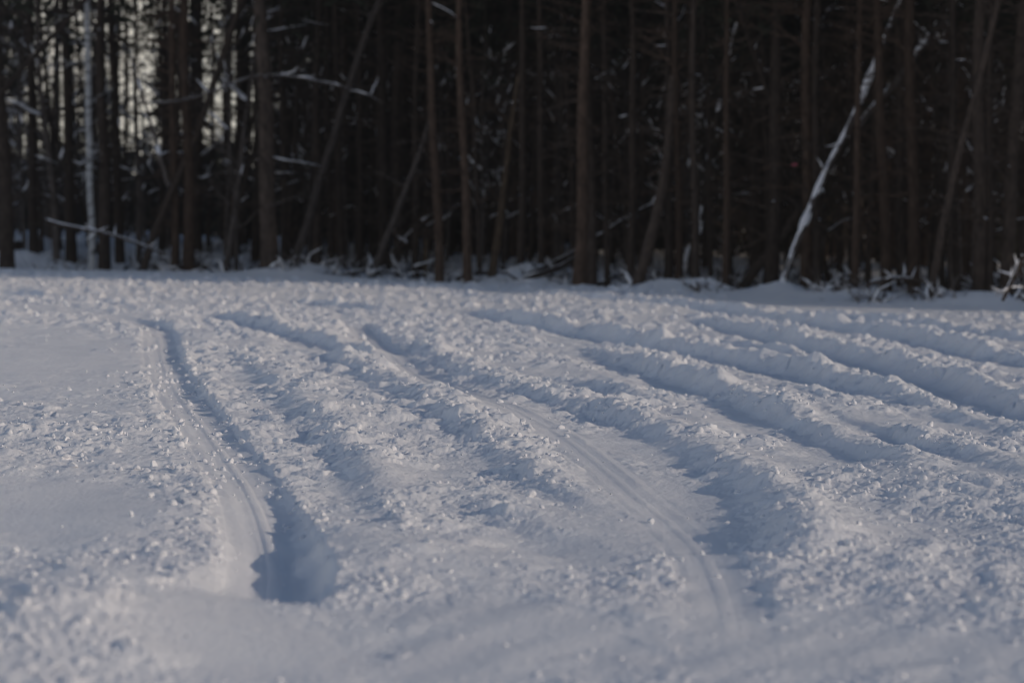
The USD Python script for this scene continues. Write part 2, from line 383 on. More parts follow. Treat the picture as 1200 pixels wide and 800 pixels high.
# close the sheet behind the camera and in the middle
k = np.arange(nR - 1); l, r_ = k * nA + nA - 1, k * nA
F = np.vstack([F, np.stack([l, r_ + nA, r_], -1), np.stack([l, l + nA, r_ + nA], -1)])
V = np.vstack([V, [[0, 0, 0.0]]]); c0 = len(V) - 1
F = np.vstack([F, np.stack([np.full(nA, c0), np.arange(nA), (np.arange(nA) + 1) % nA], -1)])
fn = np.cross(V[F[:, 1]] - V[F[:, 0]], V[F[:, 2]] - V[F[:, 0]])
flip = fn[:, 2] < 0
F[flip] = F[flip][:, [0, 2, 1]]; fn[flip] *= -1
N = np.zeros_like(V)
for q in range(3): np.add.at(N, F[:, q], fn)
N /= np.linalg.norm(N, axis=1)[:, None]
gin = np.r_[gin, -1]
cen = V[F].mean(1)
TRACK_LABEL = {
    0: 'long curved snowmobile track with fine tread lines sweeping down the left of the clearing',
    1: 'short shaded trench just right of the long left track',
    2: 'broad shaded trench running right from the top of the long left track',
    3: 'long thin track with tread lines running from upper middle to the bottom right of centre',
    4: 'deepest shaded trench along the right of the middle track, ending in a sharp bright rim',
    5: 'faint trench running between the long left track and the middle track',
    6: 'long shaded trench crossing the upper middle towards the right',
    7: 'shaded trench below the long upper trench, ending in a hollow right of centre',
    8: 'faint trench at the right between the upper trench and the bottom corner',
    9: 'long trench crossing the upper right to the frame edge',
    10: 'far long trench nearest the smooth strip on the right'}
fin = np.where((gin[F[:, 0]] == gin[F[:, 1]]) & (gin[F[:, 1]] == gin[F[:, 2]]), gin[F[:, 0]], -1)
fin = np.where(np.isin(fin, list(TRACK_LABEL)), fin, -1)
forest = (cen[:, 1] > edge_y(cen[:, 0]) + .3) & (fin < 0)
def ground_part(name, sel, label, kind='structure'):
    f = F[sel]; ids, inv = np.unique(f, return_inverse=True)
    p = fresh('/World', name)
    m = UsdGeom.Mesh.Define(stage, p)
    m.CreatePointsAttr(Vt.Vec3fArray.FromNumpy(V[ids].astype(np.float32)))
    m.CreateFaceVertexCountsAttr(Vt.IntArray.FromNumpy(np.full(len(f), 3, np.int32)))
    m.CreateFaceVertexIndicesAttr(Vt.IntArray.FromNumpy(inv.astype(np.int32).ravel()))
    m.CreateSubdivisionSchemeAttr('none')
    m.CreateNormalsAttr(Vt.Vec3fArray.FromNumpy(N[ids].astype(np.float32))); m.SetNormalsInterpolation('vertex')
    UsdShade.MaterialBindingAPI.Apply(m.GetPrim()).Bind(SNOW)
    tag(m.GetPrim(), label, None, None, kind)
ground_part('snow_field', (~forest) & (fin < 0), 'churned white snow of the sunlit clearing in front of the forest')
ground_part('forest_floor', forest, 'shaded bluish snow of the forest floor behind the rim of the clearing')
for kk, lb in TRACK_LABEL.items():
    if (fin == kk).sum() > 20: ground_part('snow_track', fin == kk, lb)

def gz_at(x, y):
    return float(relief(np.array([float(x)]), np.array([float(y)]))[0][0])
def gz_many(x, y): return relief(np.asarray(x, float), np.asarray(y, float))[0]

# ------------------------------------------------------------------ loose lumps of snow
def lump(seed, sub=1):
    m = trimesh.creation.icosphere(subdivisions=sub)
    v = m.vertices.copy()
    r = np.random.default_rng(seed)
    for _ in range(5):                              # knock flat facets off, as broken crust has
        n = r.normal(size=3); n /= np.linalg.norm(n)
        d = v @ n; c = r.uniform(.45, .8)
        v -= np.where(d > c, d - c, 0)[:, None] * n
    v *= 1 + .25 * (fbm(v * 1.7 + seed * 5, 2, seed)[:, None] - .5)
    v *= r.uniform(.7, 1.2, 3)
    return v, np.array(m.faces)
pi_path = fresh('/World', 'loose_snow')
pin = UsdGeom.PointInstancer.Define(stage, pi_path)
protos = []
for q in range(7):
    pp = pi_path + '/lump' + ('' if q == 0 else '_%03d' % q)
    usdkit.mesh(stage, pp, lump(100 + q), SNOW, smooth=40); protos.append(pp)
pin.CreatePrototypesRel().SetTargets(protos)
r = np.random.default_rng(5)
n = 15000
yy = np.exp(r.uniform(np.log(7.2), np.log(51), n)); xx = (r.random(n) - .5) * 2 * .27 * yy
keep = (r.random(n) < 1.0 * churn_of(xx, yy) ** 2.6) & (yy < edge_y(xx) - .2)
xx, yy = xx[keep], yy[keep]
rad = (.0055 + .016 * r.random(len(xx)) ** 3.5) * (yy / 9) ** .75
zz, ins = relief(xx, yy)
ok = (ins < 0) | (r.random(len(xx)) < .15)
xx, yy, zz, rad = xx[ok], yy[ok], zz[ok], rad[ok]
nn = len(xx)
pin.CreatePositionsAttr(Vt.Vec3fArray.FromNumpy(np.stack([xx, yy, zz + rad * .05], -1).astype(np.float32)))
pin.CreateScalesAttr(Vt.Vec3fArray.FromNumpy((rad[:, None] * r.uniform(.75, 1.25, (nn, 3))).astype(np.float32)))
qa = r.normal(size=(nn, 4)); qa /= np.linalg.norm(qa, axis=1)[:, None]
pin.CreateOrientationsAttr([Gf.Quath(*map(float, w)) for w in qa])
pin.CreateProtoIndicesAttr(r.integers(0, 7, nn).astype(np.int32).tolist())
tag(pin.GetPrim(), 'small broken lumps of snow thrown over the churned clearing', None, None, 'stuff')

# the larger lumps that one can point at
BIG = [(85, 545, 13, 'squared snow lump at the upper edge of the smooth bluish patch on the left'),
       (180, 545, 13, 'pale rounded snow lump beside the bend of the long left track'),
       (160, 548, 9, 'low grey snow lump between two larger lumps left of the long track'),
       (177, 585, 10, 'lit snow lump below the others left of the long track'),
       (153, 610, 10, 'solitary snow lump low beside the smooth bluish patch'),
       (203, 550, 10, 'darker snow lump nearest the long left track'),
       (372, 423, 10, 'rounded snow lump on the rim of the broad trench near its lower end'),
       (325, 515, 12, 'snow lump lying in the short trench right of the long track'),
       (425, 393, 10, 'snow lump where the middle track begins'),
       (1008, 380, 11, 'tall pointed snow lump on the far trench rim at right'),
       (1030, 389, 9, 'broad snow lump just right of the tall pointed one'),
       (735, 690, 12, 'round snow lump in the small dark hollow at bottom centre right'),
       (762, 603, 11, 'pointed snow lump beside the tread lines of the middle track'),
       (915, 405, 12, 'lit snow lump on the crest of the long upper trench'),
       (798, 341, 8, 'bright snow lump on the horizon rim right of centre'),
       (622, 578, 12, 'pair-sized snow lump below the dark pocket in the middle')]
for kq, (u, v, wpx, lb) in enumerate(BIG):
    x, y = G(u, v); z = gz_at(x, y); rr = wpx / FPX * y / 2
    vv, ff = lump(300 + kq, 2)
    o = obj('snow_lump', (vv, ff), SNOW, smooth=50)
    tag(o, lb, 'snow lump'); place(o, (x, y, z + rr * .45), (0, 0, kq * 50), (rr, rr, rr * .95))

# ------------------------------------------------------------------ trees
def snow_on(mb, pts, rad, r, frac=.9, thick=1.0):
    """a lumpy bead of snow along the upper side of a limb"""
    pts = np.asarray(pts); L = np.linalg.norm(np.diff(pts, axis=0), axis=1).sum()
    n = max(4, int(L / .12)); t = np.linspace(0, 1, n)
    cum = np.r_[0, np.cumsum(np.linalg.norm(np.diff(pts, axis=0), axis=1))] / max(L, 1e-9)
    P = np.stack([np.interp(t, cum, pts[:, k]) for k in range(3)], -1); R = np.interp(t, cum, np.broadcast_to(rad, len(pts)))
    on = fbm(np.stack([t * L * 2.3, np.full(n, r.random() * 50), np.zeros(n)], -1), 3, 9)
    w = R * thick * np.maximum(.85 if frac >= 1 else 0, .2 + 1.45 * on) * (on > (-1 if frac >= 1 else .30 + .25 * (1 - frac)))
    st = None
    for q in range(n + 1):
        if q < n and w[q] > 0:
            st = q if st is None else st
        elif st is not None:
            if q - st >= 3:
                ww = w[st:q].copy(); ww[0] *= .3; ww[-1] *= .3
                mb.tube(P[st:q] + np.array([0, 0, 1.0]) * (R[st:q] * .62)[:, None], ww, 6, rough=.25, seed=q)
            st = None

def dead_branches(mb, sn, r, z0, z1, n, tr, lmax, snowy=.3, droop=-.1, trunk=lambda z: np.zeros(2)):
    for _ in range(n):
        z = r.uniform(z0, z1); a = r.uniform(0, 2 * np.pi); L = lmax * r.uniform(.35, 1)
        c = trunk(z)
        p0 = np.array([c[0] + math.cos(a) * tr * .7, c[1] + math.sin(a) * tr * .7, z])
        p1 = p0 + np.array([math.cos(a) * L, math.sin(a) * L, L * r.normal(droop + .1, .28)])
        P = bend(p0, p1, 5, .035, r)
        R = np.linspace(.019, .005, 5) * r.uniform(.7, 1.4)
        mb.tube(P, R, 3)
        for _ in range(r.integers(1, 4)):
            q = P[r.integers(1, 4)]
            b = a + r.choice([-1, 1]) * r.uniform(.4, 1.1); l2 = L * r.uniform(.2, .45)
            P2 = bend(q, q + np.array([math.cos(b) * l2, math.sin(b) * l2, l2 * r.normal(.0, .3)]), 4, .04, r)
            mb.tube(P2, np.linspace(.008, .003, 4), 3)
        if r.random() < snowy: snow_on(sn, P, R * .9, r, .6, 1.0)

def sprays(v, f, P, r, n, l0, l1, wd, spread):
    """flat needle sprays along a branch"""
    t = r.random(n) ** .8
    idx = t * (len(P) - 1); a = np.floor(idx).astype(int).clip(0, len(P) - 2); fr = (idx - a)[:, None]
    base = P[a] * (1 - fr) + P[a + 1] * fr
    d = P[a + 1] - P[a]; d /= np.linalg.norm(d, axis=1)[:, None] + 1e-9
    dirs = d + r.normal(0, spread, (n, 3)); dirs[:, 2] -= .12; dirs /= np.linalg.norm(dirs, axis=1)[:, None]
    L = r.uniform(l0, l1, n)[:, None]
    side = np.cross(dirs, r.normal(size=(n, 3))); side /= np.linalg.norm(side, axis=1)[:, None] + 1e-9
    w = wd * r.uniform(.6, 1.3, n)[:, None]
    q = np.stack([base, base + dirs * L * .5 + side * w, base + dirs * L, base + dirs * L * .45 - side * w], 1)
    k = sum(len(x) for x in v)
    v.append(q.reshape(-1, 3))
    ii = k + np.arange(n)[:, None] * 4
    f.append(np.concatenate([ii + [0, 1, 2], ii + [0, 2, 3]]))

def crown(r, z0, z1, lmax, nb, ns, droop, l0, l1, wd, snowy, trunk=lambda z: np.zeros(2), shape=.75, dens=0.0):
    mb, sn, v, f = MB(), MB(), [], []
    for kb in range(nb):
        q = (kb + r.random()) / nb
        z = z0 + (z1 - z0) * q
        L = lmax * (1 - q) ** shape * r.uniform(.55, 1.1) + .25
        a = kb * 2.4 + r.normal(0, .5)
        c = trunk(z); p0 = np.array([c[0], c[1], z])
        p1 = p0 + np.array([math.cos(a) * L, math.sin(a) * L, L * (droop + r.normal(0, .14))])
        P = bend(p0, p1, 5, .03, r)
        R = np.linspace(.03, .006, 5) * (1.2 - .7 * q)
        mb.tube(P, R, 3)
        up = 1 + dens * float(sstep(7.5, 9.5, z)) * (z1 > 12)
        sprays(v, f, P[1:], r, int(ns * up ** .7), l0 * up, l1 * up, wd * up, .75)
        if r.random() < snowy: snow_on(sn, P[1:], np.linspace(.03, .018, 4), r, .5, 1.1)
    return mb, sn, (np.vstack(v), np.vstack(f))

def trunk_pts(r, H, wob, n=13):
    z = np.r_[np.linspace(-.35, 6, n - 5), np.linspace(7.5, H, 5)]
    ph = r.uniform(0, 6.28, 4)
    xy = lambda zz: np.array([wob * (np.sin(zz * .55 + ph[0]) + .5 * np.sin(zz * 1.3 + ph[1])), wob * (np.sin(zz * .5 + ph[2]) + .5 * np.sin(zz * 1.2 + ph[3]))])
    off = xy(0.0)
    fn = lambda zz: xy(zz) - off
    return np.stack([*np.array([fn(a) for a in z]).T, z], -1), fn

def build_pine(root, seed, r0=.14, H=15.0, bark=BARK, low=1.0, crown_z=7.2, nd=36, snowy=.035, wob=.05, lmax=1.9, ns=20, nb=46, dens=.7):
    r = np.random.default_rng(seed)
    P, fn = trunk_pts(r, H, wob)
    z = P[:, 2]
    R = r0 * np.where(z < 0.5, 1.18 - .3 * np.clip(z, -.35, .5), 1.03 * (1 - .055 * z) + 0).clip(.02)
    tb = MB(); tb.tube(P, R, 10, rough=.10, seed=seed)
    obj('trunk', tb.mesh(), bark, root.GetPath())
    db, sn = MB(), MB()
    dead_branches(db, sn, r, low, crown_z + 1.2, nd, r0, 1.5, snowy, trunk=fn)
    mb, sn2, lv = crown(r, crown_z, H - .2, lmax, nb, ns, -.05, .28, .55, .045, snowy * .7, fn, dens=dens)
    obj('branches', db.mesh(), bark, root.GetPath(), smooth=False, kind='stuff')
    cr = obj('crown', lv, NEEDLE, root.GetPath(), smooth=False, kind='stuff')
    obj('crown_limbs', mb.mesh(), bark, root.GetPath(), smooth=False, kind='stuff')
    for q, s_ in enumerate((sn, sn2)):
        if s_.n and q == 0: obj('branch_snow', s_.mesh(), SNOW, root.GetPath(), kind='stuff')
    return root
def build_spruce(root, seed, H=9.0, snowy=.15, dense=1.0):
    r = np.random.default_rng(seed)
    P, fn = trunk_pts(r, H, .015)
    R = .10 * (1 - P[:, 2] / (H + .3)).clip(.05, 1.05)
    tb = MB(); tb.tube(P, R, 8, rough=.1, seed=seed)
    obj('trunk', tb.mesh(), BARK, root.GetPath())
    mb, sn, lv = crown(r, .7, H - .1, 1.9, int(90 * dense), 34, -.22, .25, .5, .05, snowy, fn, .8)
    obj('crown', lv, FROSTED, root.GetPath(), smooth=False, kind='stuff')
    obj('crown_limbs', mb.mesh(), BARK, root.GetPath(), smooth=False, kind='stuff')
    if sn.n: obj('branch_snow', sn.mesh(), SNOW, root.GetPath(), kind='stuff')
    return root
def build_sapling(root, seed, H=7.0, r0=.05, bark=BARK_GREY, snowy=.15):
    """a thin leafless broadleaf with forking limbs"""
    r = np.random.default_rng(seed)
    P, fn = trunk_pts(r, H, .05)
    tb = MB(); tb.tube(P, r0 * (1 - .8 * P[:, 2] / H).clip(.15, 1.05), 7, rough=.08, seed=seed)
    obj('trunk', tb.mesh(), bark, root.GetPath())
    mb, sn = MB(), MB()
    def grow(p, d, L, rad, lvl):
        q = p + d * L
        Q = bend(p, q, 4, .05, r); mb.tube(Q, np.linspace(rad, rad * .5, 4), 3)
        if r.random() < snowy: snow_on(sn, Q, np.full(4, rad * 1.6 + .006), r)
        if lvl == 0: return
        for _ in range(r.integers(2, 4)):
            e = d + r.normal(0, .45, 3) + [0, 0, .12]; e /= np.linalg.norm(e)
            grow(Q[r.integers(1, 4)], e, L * r.uniform(.45, .75), rad * .55, lvl - 1)
    for z in np.linspace(1.0, H * .95, 15):
        a = r.uniform(0, 6.28); d = np.array([math.cos(a), math.sin(a), r.uniform(.3, 1.1)]); d /= np.linalg.norm(d)
        c = fn(z); grow(np.array([c[0], c[1], z]), d, r.uniform(.5, 1.0) * (1.3 - z / H * .7), .016, 2)
    obj('branches', mb.mesh(), bark, root.GetPath(), smooth=False, kind='stuff')
    if sn.n: obj('branch_snow', sn.mesh(), SNOW, root.GetPath(), kind='stuff')
    return root

# front row: pixel of the foot, trunk width in pixels, lean of the trunk in degrees, variety, label
FRONT = [
 (8, 302, 17, 0, 'pine', 'thick dark pine trunk at the far left edge of the picture'),
 (40, 286, 11, 1, 'pine', 'dark pine trunk beside the thick one at the left edge'),
 (66, 290, 9, -3, 'thin', 'thin grey trunk leaning left between the left edge and the white birch'),
 (84, 291, 13, 0, 'pine', 'dark pine trunk just left of the white birch'),
 (122, 300, 14, 0, 'pine', 'dark pine trunk just right of the white birch'),
 (141, 284, 11, 0, 'pine', 'deeper pine trunk, second right of the white birch'),
 (162, 282, 7, 1, 'thin', 'slender trunk between the birch and the close brown pair'),
 (205, 320, 10, .5, 'red', 'left and darker trunk of the close brown pair at the snow rim'),
 (221, 322, 14, 0, 'red', 'right and thicker reddish trunk of the close brown pair at the snow rim'),
 (264, 319, 8, 6, 'thin', 'thin trunk tilting right, between the brown pair and the broad pine'),
 (277, 319, 5, -1, 'thin', 'pole-thin trunk just left of the broad pine'),
 (317, 321, 21, 0, 'pine', 'broadest dark pine in the left half, on the snow rim'),
 (333, 318, 8, 0, 'pine', 'narrow pine pressed against the right of the broadest pine'),
 (372, 308, 11, 0, 'pine', 'dark pine right of the long leaning grey trunk'),
 (388, 305, 8, 0, 'pine', 'narrow dark pine, third right of the broadest pine'),
 (401, 306, 11, 0, 'pine', 'dark pine standing behind the low drift left of centre'),
 (420, 303, 8, 0, 'pine', 'narrow dark pine behind the top of the low drift'),
 (450, 305, 15, 0, 'pine', 'thick black pine at the right end of the low drift'),
 (487, 303, 10, 0, 'pine', 'dark pine left of the pale broken stem'),
 (515, 330, 11, -1, 'red', 'left of two slim brown pines standing forward on the rim at centre'),
 (548, 332, 11, -1, 'red', 'right of two slim brown pines standing forward on the rim at centre'),
 (610, 318, 10, 0, 'pine', 'dark pine right of the peeled leaning trunk'),
 (634, 316, 9, 0, 'pine', 'slim dark pine above the brush left of the double trunk'),
 (678, 337, 15, 1.5, 'red', 'reddish left stem of the thick double trunk at centre right'),
 (692, 336, 15, 0, 'pine', 'dark right stem of the thick double trunk at centre right'),
 (712, 330, 8, 0, 'pine', 'narrow pine just right of the thick double trunk'),
 (738, 324, 11, 0, 'pine', 'black pine under the snow-topped fallen pole'),
 (783, 334, 11, 0, 'pine', 'dark left one of the pair beside the peaked drift'),
 (796, 333, 10, 0, 'red', 'brown right one of the pair beside the peaked drift'),
 (815, 333, 10, 0, 'pine', 'dark pine right of the peaked drift'),
 (850, 338, 8, -.5, 'red', 'slim brown pine alone left of the tilted brown log'),
 (903, 322, 18, 0, 'pine', 'thick black pine left of the foot of the snowy leaning tree'),
 (945, 333, 16, 0, 'red', 'brown pine crossing in front of the snowy leaning tree'),
 (958, 331, 11, 0, 'pine', 'dark pine pressed against the brown one by the snowy leaning tree'),
 (1001, 349, 9, .3, 'red', 'slimmest brown pine standing farthest forward on the right'),
 (1038, 346, 14, -1.6, 'red', 'straight brown pine third from the right foreground group'),
 (1071, 342, 16, -1, 'red', 'straight reddish pine left of the bowed slim trunk on the right'),
 (1114, 333, 11, 0, 'pine', 'grey brown pine just right of the bowed slim trunk on the right'),
 (1148, 333, 17, 0, 'pine', 'thick black pine near the right edge'),
 (1160, 331, 9, 0, 'pine', 'narrow pine pressed against the thick black pine near the right edge'),
 (1178, 335, 17, 4, 'pine', 'thick grey brown trunk leaning right at the right edge of the picture'),
]
protos_t = {}
def tree(kind, seed, label, loc, group=None, rot=(0, 0, 0), scale=(1, 1, 1), cat='tree'):
    key = (kind, seed)
    if key in protos_t: return dup(protos_t[key], label, cat, loc, group, rot, scale)
    nm = {'spruce': 'spruce_tree', 'sapling': 'bare_tree', 'thin': 'bare_tree', 'pole': 'young_pine'}.get(kind, 'pine_tree')
    root = thing(nm, label, cat, loc, group, rot, scale)
    if kind == 'spruce': build_spruce(root, 500 + seed)
    elif kind in ('sapling', 'thin'): build_sapling(root, 600 + seed, H=8 if kind == 'thin' else 6, r0=.06 if kind == 'thin' else .04)
    elif kind == 'pole': build_pine(root, 860 + seed, crown_z=6.5, nd=60, snowy=.04, nb=40, ns=9, wob=.09)
    elif kind == 'tall': build_pine(root, 740 + seed, crown_z=5.2, nd=44, snowy=.08, nb=30, ns=9, dens=0.)
    else: build_pine(root, 700 + seed + {'pine': 0, 'red': 40, 'grey': 80}[kind], bark={'pine': BARK, 'red': BARK_RED, 'grey': BARK_GREY}[kind], nd=64 if kind != 'grey' else 30)
    protos_t[key] = root
    return root
taken = []
for q, (u, v, wpx, lean, kind, lb) in enumerate(FRONT):
    x, y = G(u, v)
    ey = float(edge_y(np.array([x]))[0])
    y2 = ey + .5 + 3.2 * (1 - math.exp(-max(0, y - ey - .5) / 9)); x *= y2 / y; y = y2
    w = wpx / FPX * y
    s_ = w / (.28 if kind in ('pine', 'red', 'grey', 'tall') else .115)
    if kind == 'pine' and u < 345: kind = 'tall'
    # lean is in the picture's plane: tilt about the y axis before anything else, so the spin sits under it
    tree(kind, q % (5 if kind == 'pine' else 4 if kind == 'red' else 2), lb, (x, y, gz_at(x, y)), None, (0, lean + (q * 7.3 % 1.4 - .7), 0),
         (s_, s_, max(.85, min(1.15, .8 + s_ * .3))))
    taken.append((x, y))
# the deeper forest
r = np.random.default_rng(77)
LB = {'thin': ('thin leafless grey tree rising between the forest trunks', 'thin leafless trees between the trunks'),
      'tall': ('bare lower trunk of a tall pine against the sky gaps on the left', 'tall pines on the left'),
      'pine': ('dark pine trunk standing deep in the shaded forest', 'dark pines deep in the forest'),
      'red': ('brown pine trunk standing deep in the shaded forest', 'brown pines deep in the forest'),
      'spruce': ('dense dark spruce growing low between the deep forest trunks', 'spruces between the trunks'),
      'sapling': ('leafless grey sapling with fine twigs at the foot of the forest', 'leafless saplings in the undergrowth')}
def forest_row(n, fx, kinds, ymin, ymax, dmin, umin=-120, umax=1320):
    c = 0; tries = 0
    while c < n and tries < n * 40:
        tries += 1
        y = math.sqrt(r.uniform(ymin ** 2, ymax ** 2)); u = r.uniform(umin, umax)
        x = (u - 600) / FPX * y
        if y < edge_y(np.array([x]))[0] + 5.0 or r.random() > fx(u, y): continue
        if any((x - a) ** 2 + (y - b) ** 2 < dmin ** 2 for a, b in taken): continue
        kind = r.choice(list(kinds), p=list(kinds.values()))
        s_ = r.uniform(.7, 1.25); sz = r.uniform(.85, 1.2)
        if kind == 'spruce': s_ = r.uniform(.75, 1.15); sz = s_ * r.uniform(.9, 1.1)
        tree(kind, int(r.integers(0, 4)), LB[kind][0], (x, y, gz_at(x, y) - .03), LB[kind][1], (r.normal(0, 1.2), r.normal(0, 1.5), r.uniform(0, 360)), (s_, s_, sz))
        taken.append((x, y)); c += 1
forest_row(125, lambda u, y: 1 if u > 340 else 0, {'pine': .8, 'red': .2}, 48, 92, 1.15)
forest_row(26, lambda u, y: 1 if u < 350 else 0, {'tall': 1.}, 55, 90, 1.3, umax=360)
def poles(n):
    c = 0
    while c < n:
        y = r.uniform(47, 70); u = r.uniform(-60, 1260); x = (u - 600) / FPX * y
        e = y - edge_y(np.array([x]))[0]
        if e < 3 or any((x - a) ** 2 + (y - b) ** 2 < .4 for a, b in taken): continue
        kind = 'pole'; s_ = r.uniform(.35, .6)
        tree(kind, int(r.integers(0, 4)), 'pole-thin young pine crowded between the thicker forest trunks', (x, y, gz_at(x, y)), 'pole-thin pines between the trunks', (r.normal(0, 3), r.normal(0, 14 if c % 4 == 0 else 3), 0), (s_, s_, r.uniform(.75, 1.0)))
        taken.append((x, y)); c += 1
poles(110)
forest_row(70, lambda u, y: 1 if u > 370 else .06, {'spruce': 1.0}, 58, 96, 1.3)
forest_row(40, lambda u, y: 1, {'sapling': 1.0}, 48, 70, .7)
forest_row(60, lambda u, y: 1, {'thin': 1.0}, 50, 78, .6, umax=370)
forest_row(8, lambda u, y: 1, {'tall': 1.0}, 52, 75, .8, umin=180, umax=330)
forest_row(70, lambda u, y: 1, {'thin': .6, 'sapling': .4}, 50, 80, .6, umin=340)
# the wood goes on past the right of the picture and keeps the sun off the forest edge
def side_wood(n):
    c = 0
    while c < n:
        x = r.uniform(13.5, 75); y = edge_y(np.array([x]))[0] + 1.0 + r.random() ** 1.3 * 22
        if any((x - a) ** 2 + (y - b) ** 2 < 1.5 for a, b in taken): continue
        s_ = r.uniform(.8, 1.3)
        tree('pine', int(r.integers(0, 4)), LB['pine'][0], (x, y, gz_at(x, y)), LB['pine'][1], (0, r.normal(0, 1), r.uniform(0, 360)), (s_ * 1.2, s_ * 1.2, r.uniform(.9, 1.1)))
        taken.append((x, y)); c += 1
side_wood(72)

# far wood that closes the view between the trunks
def far_wood():
    v, f = [], []; mb = MB(); rr = np.random.default_rng(99)
    for _ in range(300):
        y = rr.uniform(100, 128); u = rr.uniform(-150, 1350); x = (u - 600) / FPX * y
        H = (4.2 + 9.5 * sstep(300, 480, u)) * rr.uniform(.7, 1.2)
        n = 22
        zb = -TILT * x
        mb.tube([[x, y, zb - .5], [x, y, zb + H * .5], [x, y, zb + H]], [.14, .09, .02], 5)
        for k in range(n):
            z = zb + H * (k + rr.random()) / n; a = rr.uniform(0, 6.28); L = 2.1 * (1 - (z - zb) / H) ** .7 + .3
            P = np.array([[x, y, z], [x + math.cos(a) * L * .5, y + math.sin(a) * L * .5, z], [x + math.cos(a) * L, y + math.sin(a) * L, z - .25 * L]])
            sprays(v, f, P, rr, 14, .5, .9, .11, .7)
    o = UsdGeom.Xform.Define(stage, fresh('/World', 'distant_forest')).GetPrim()
    tag(o, 'distant dark conifer wood seen between the trunks', None, None, 'stuff')
    tag(obj('foliage', (np.vstack(v), np.vstack(f)), FROSTED, o.GetPath(), smooth=False), kind='stuff')
    tag(obj('trunks', mb.mesh(), BARK, o.GetPath()), kind='stuff')
far_wood()

# ------------------------------------------------------------------ single trees, leaners and fallen wood
def leaner(name, label, cat, line_px, r0, r1, bark, dy=0, snow=0.0, nbr=8, seed=0, lmax=1.0, depth=None, extend=0.0, snow_thick=1.0, sides=9, back=4.0):
    """a stem along traced pixels; its foot on the ground, rising at the foot's distance (dy = metres farther at its top)"""
    r = np.random.default_rng(900 + seed)
    y = depth
    if depth is None:
        x, y = G(*line_px[0]); ey = float(edge_y(np.array([x]))[0])
        y = ey + .6 + back * (1 - math.exp(-max(0, y - ey - .6) / 9))
    pts = []
    v0, v1 = line_px[0][1], line_px[-1][1]
    for u, v in line_px:
        t = (v - v0) / (v1 - v0 + 1e-9)
        pts.append(at_depth(u, v, y + dy * t))
    pts = np.array(pts)
    if extend: pts = np.vstack([pts, pts[-1] + (pts[-1] - pts[-2]) / np.linalg.norm(pts[-1] - pts[-2]) * extend])
    base = pts[0].copy()
    if depth is None:
        base[2] = gz_at(base[0], base[1])
    pts = pts - base
    if depth is None:
        pts[0, 2] = 0
        d0 = pts[1] - pts[0]; pts = np.vstack([pts[0] - d0 / np.linalg.norm(d0) * .3, pts])
    s = np.r_[0, np.cumsum(np.linalg.norm(np.diff(pts, axis=0), axis=1))]
    n = max(8, int(s[-1] / .35)); ss = np.linspace(0, s[-1], n)
    P = CubicSpline(s, pts)(ss) if len(pts) > 2 else np.stack([np.interp(ss, s, pts[:, k]) for k in range(3)], -1)
    P += np.stack([fbm(np.stack([ss * .8, np.full(n, seed * 7.7 + k), np.zeros(n)], -1), 2, k) - .5 for k in range(3)], -1) * .10 * np.minimum(1, ss / .6)[:, None]
    R = np.linspace(r0, r1, n)
    root = thing(name, label, cat, base)
    tb = MB(); tb.tube(P, R, sides, rough=.12, seed=seed)
    obj('trunk', tb.mesh(), bark, root.GetPath())
    mb, sn = MB(), MB()
    for _ in range(nbr):
        k = r.integers(n // 4, n - 1)
        a = r.uniform(0, 6.28); L = lmax * r.uniform(.3, 1)
        e = np.array([math.cos(a), math.sin(a) * .7, r.normal(.25, .45)]); e /= np.linalg.norm(e)
        Q = bend(P[k], P[k] + e * L, 5, .05, r); mb.tube(Q, np.linspace(min(.02, R[k] * .5), .004, 5), 3)
        for _ in range(2):
            g = e + r.normal(0, .6, 3); q = Q[r.integers(1, 4)]
            mb.tube(bend(q, q + g * L * .35, 4, .05, r), np.linspace(.008, .003, 4), 3)
        if snow and r.random() < .7: snow_on(sn, Q, np.linspace(.025, .012, 5), r)
    if mb.n: obj('branches', mb.mesh(), bark, root.GetPath(), smooth=False, kind='stuff')
    if snow: snow_on(sn, P, R, r, snow, snow_thick)
    if sn.n: obj('snow_cover', sn.mesh(), SNOW, root.GetPath(), kind='stuff')
    return root
PX = 1 / FPX * 50
leaner('birch_tree', 'white barked birch with dark flecks, the only pale upright trunk on the left', 'tree', [(107, 300), (106, 200), (104, 100), (103, 0)], 4.8 * PX, 3.4 * PX, BIRCH, nbr=14, seed=1, extend=4, snow=0, back=1.2)
leaner('leaning_tree', 'snow-plastered tree leaning steeply right across the right side of the forest', 'tree', [(918, 328), (940, 270), (975, 190), (1008, 120), (1033, 55), (1055, 0)], 3.9 * PX, 2.9 * PX, BARK_GREY, nbr=9, seed=2, snow=1.0, extend=3.5, snow_thick=1.1, back=1.6, lmax=.45)
leaner('leaning_tree', 'thinner snow-dotted stem branching off right above the snow-plastered leaning tree', 'tree', [(1004, 152), (1035, 112), (1075, 62), (1118, 5)], 3.8 * PX, 3.0 * PX, BARK_GREY, nbr=8, seed=3, snow=.9, depth=50.9, extend=2, snow_thick=1.0, lmax=.7)
leaner('leaning_tree', 'long grey trunk leaning right behind the arched snowy bough on the left', 'tree', [(341, 318), (368, 235), (400, 130), (440, 10)], 6 * PX, 3.6 * PX, BARK_GREY, nbr=12, seed=4, extend=2, back=.8)
leaner('leaning_tree', 'dark forked trunk leaning right behind the close brown pair', 'tree', [(168, 313), (192, 245), (222, 180), (250, 100), (285, 0)], 5.5 * PX, 4 * PX, BARK, nbr=12, seed=5, extend=2, back=.2)
